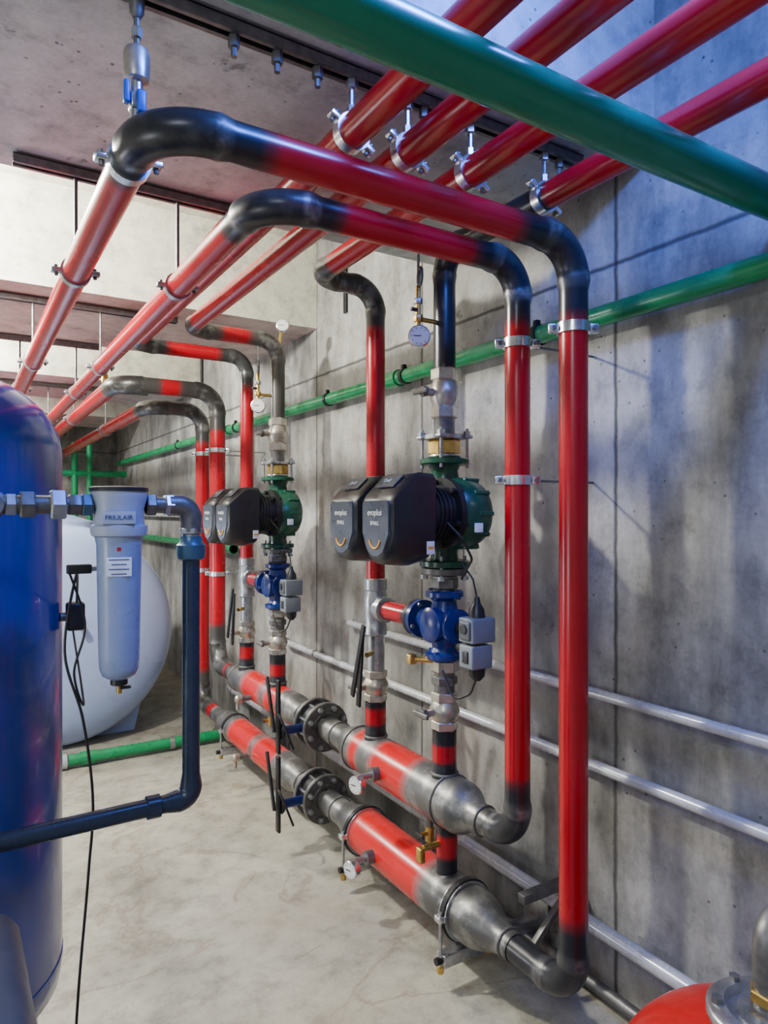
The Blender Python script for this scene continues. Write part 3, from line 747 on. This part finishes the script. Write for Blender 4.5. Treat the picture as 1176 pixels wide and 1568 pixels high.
b.tube(spl([(.262, 1.97, 1.31), (.22, 1.66, 1.41), (.19, 1.61, 1.25), (.225, 1.60, 1.10), (.245, 1.60, .92), (.235, 1.60, .75), (.21, 1.60, .40), (.205, 1.55, .02), (.3, 1.2, .006)]), .003, M_cable, seg=8)
b.tube(spl([(.20, 1.62, 1.42), (.235, 1.64, 1.30), (.21, 1.62, 1.20), (.235, 1.66, 1.12), (.25, 1.95, 1.24)]), .0025, M_cable, seg=8)
b.box((.22, 1.62, 1.425), (.05, .02, .02), M_black, None, .003); b.cyl((.245, 1.62, 1.425), (.28, 1.62, 1.425), .006, M_galv, seg=8)
b.done()

# ------------------------------------------------------------ grey cabinet, lower left
b = B("grey_water_softener_cabinet")
def rs(x0, x1, y0, y1, z, r=.03):
    out = []
    for cx, cy, a0 in ((x1 - r, y1 - r, 0), (x0 + r, y1 - r, 90), (x0 + r, y0 + r, 180), (x1 - r, y0 + r, 270)):
        for k in range(5):
            a = math.radians(a0 + k * 22.5); out.append((cx + r * math.cos(a), cy + r * math.sin(a), z))
    return out
b.loft([rs(-.45, .135, .95, 1.36, 0), rs(-.45, .13, .95, 1.36, .55), rs(-.43, .085, .97, 1.35, .84), rs(-.42, .07, .98, 1.34, .865), rs(-.40, .05, 1.0, 1.32, .875)], M_bin); b.done(40)

# ------------------------------------------------------------ red vessel with flange, lower right
b = B("red_expansion_vessel"); c = (1.20, .66)
prof = [(.22, .02), (.26, .05), (.27, .12)] + [(.27, .455)] + [(max(.001, .27 * math.cos(a)), .455 + .20 * math.sin(a)) for a in [k / 12 * math.pi / 2 for k in range(1, 13)]]
b.lathe(prof, (c[0], c[1], 0), (0, 0, 1), M_redv, 60)
b.lathe([(.2, 0), (.21, 0), (.21, .1), (.2, .1)], (c[0], c[1], 0), (0, 0, 1), M_redv, 40)
b.lathe([(.05, .635), (.095, .65), (.10, .655), (.10, .67), (.095, .675), (.07, .68), (.062, .667), (.05, .667), (.045, .687), (.02, .687)], (c[0], c[1], 0), (0, 0, 1), M_galv, 48)
for k in range(6):
    a = k * math.pi / 3 + .2; b.cyl((c[0] + .082 * math.cos(a), c[1] + .082 * math.sin(a), .67), (c[0] + .082 * math.cos(a), c[1] + .082 * math.sin(a), .687), .010, M_dgalv, seg=6)
b.done(45)
b = B("vessel_connection_pipe")
b.cyl((c[0] + .0, c[1], .687), (c[0], c[1], .74), .024, M_dgalv); hexnut(b, (c[0], c[1], .695), .032, .02, M_brass)
pts, L, bd = path([(c[0], c[1], .73), (c[0], c[1], .83), (c[0] + .5, c[1] - .0, .83)], .045, .02); b.tube(pts, .026, M_dgalv); b.done()

# ------------------------------------------------------------ lamps (batten fittings in the ceiling coffers, plus added fill lights)
def emis(name, col, s):
    m, t, bb = nt(name); bb.inputs["Base Color"].default_value = (1, 1, 1, 1)
    bb.inputs["Emission Color"].default_value = (*col, 1); bb.inputs["Emission Strength"].default_value = s; return m
def lamp(x, y, z, L, col, watts, size_y=.12):
    m = emis("tube_and_fill_glow", col, 6)
    b = B("batten_and_fill_lamp")
    ax = V((1, 0, 0)); c = V((x, y, z)); sz = (L, .08, .05)
    b.box(c + V((0, 0, .055)), sz, M_white, None, .006)
    b.cyl(c + V((0, 0, .08)), V((x, y, ZR)), .006, M_galv, seg=8)
    b.cyl(c - ax * L * .48, c + ax * L * .48, .014, m, seg=12); b.done()
    ld = bpy.data.lights.new("tube_and_fill_light", 'AREA'); ld.shape = 'RECTANGLE'; ld.size = L * .9; ld.size_y = size_y; ld.energy = watts; ld.color = col
    lo = bpy.data.objects.new("tube_and_fill_light", ld); lo.location = c - V((0, 0, .03))
    scene.collection.objects.link(lo)
def point(x, y, z, col, w, r=.06):
    ld = bpy.data.lights.new("lamp_and_fill_light", 'POINT'); ld.energy = w; ld.color = col; ld.shadow_soft_size = r
    lo = bpy.data.objects.new("lamp_and_fill_light", ld); lo.location = (x, y, z); scene.collection.objects.link(lo)
lamp(-.45, 2.95, 2.82, .9, (1, .96, .84), 12)
point(-.30, 2.95, 2.76, (.98, .97, .88), 310)
lamp(-.3, 5.3, 2.84, .9, (1, .96, .86), 12)  # far batten added out of view as general fill
point(-.3, 5.3, 2.76, (.98, .97, .90), 260)  # added fill, goes with the far batten
lamp(-.2, 7.6, 2.84, .9, (.98, .97, .92), 110)
lamp(.9, .62, 2.98, .8, (.08, .20, 1.0), 36)
point(.9, .70, 2.92, (.08, .22, 1.0), 62, .08)
lamp(-1.4, -.6, 2.95, 1.1, (.82, .91, 1.0), 66, .3)  # soft fill added behind the camera, no known fitting there
point(-1.9, 1.2, 1.1, (.90, .96, 1.0), 46, .3)  # added low fill without a fitting, lifts the near ceiling
point(-1.7, 4.1, 1.0, (.95, .97, 1.0), 85, .3)  # added low fill without a fitting, lifts the far beam undersides

w = bpy.data.worlds.new("world"); scene.world = w; w.use_nodes = True
w.node_tree.nodes["Background"].inputs[0].default_value = (.5, .6, .8, 1); w.node_tree.nodes["Background"].inputs[1].default_value = .1

# ------------------------------------------------------------ camera
cd = bpy.data.cameras.new("camera"); co = bpy.data.objects.new("camera", cd); scene.collection.objects.link(co)
co.location = (0, 0, 1.55); co.rotation_euler = (math.radians(90), 0, -math.radians(31.8))
cd.sensor_fit = 'VERTICAL'; cd.sensor_height = 36; cd.lens = 24.0; cd.clip_start = .02
scene.camera = co
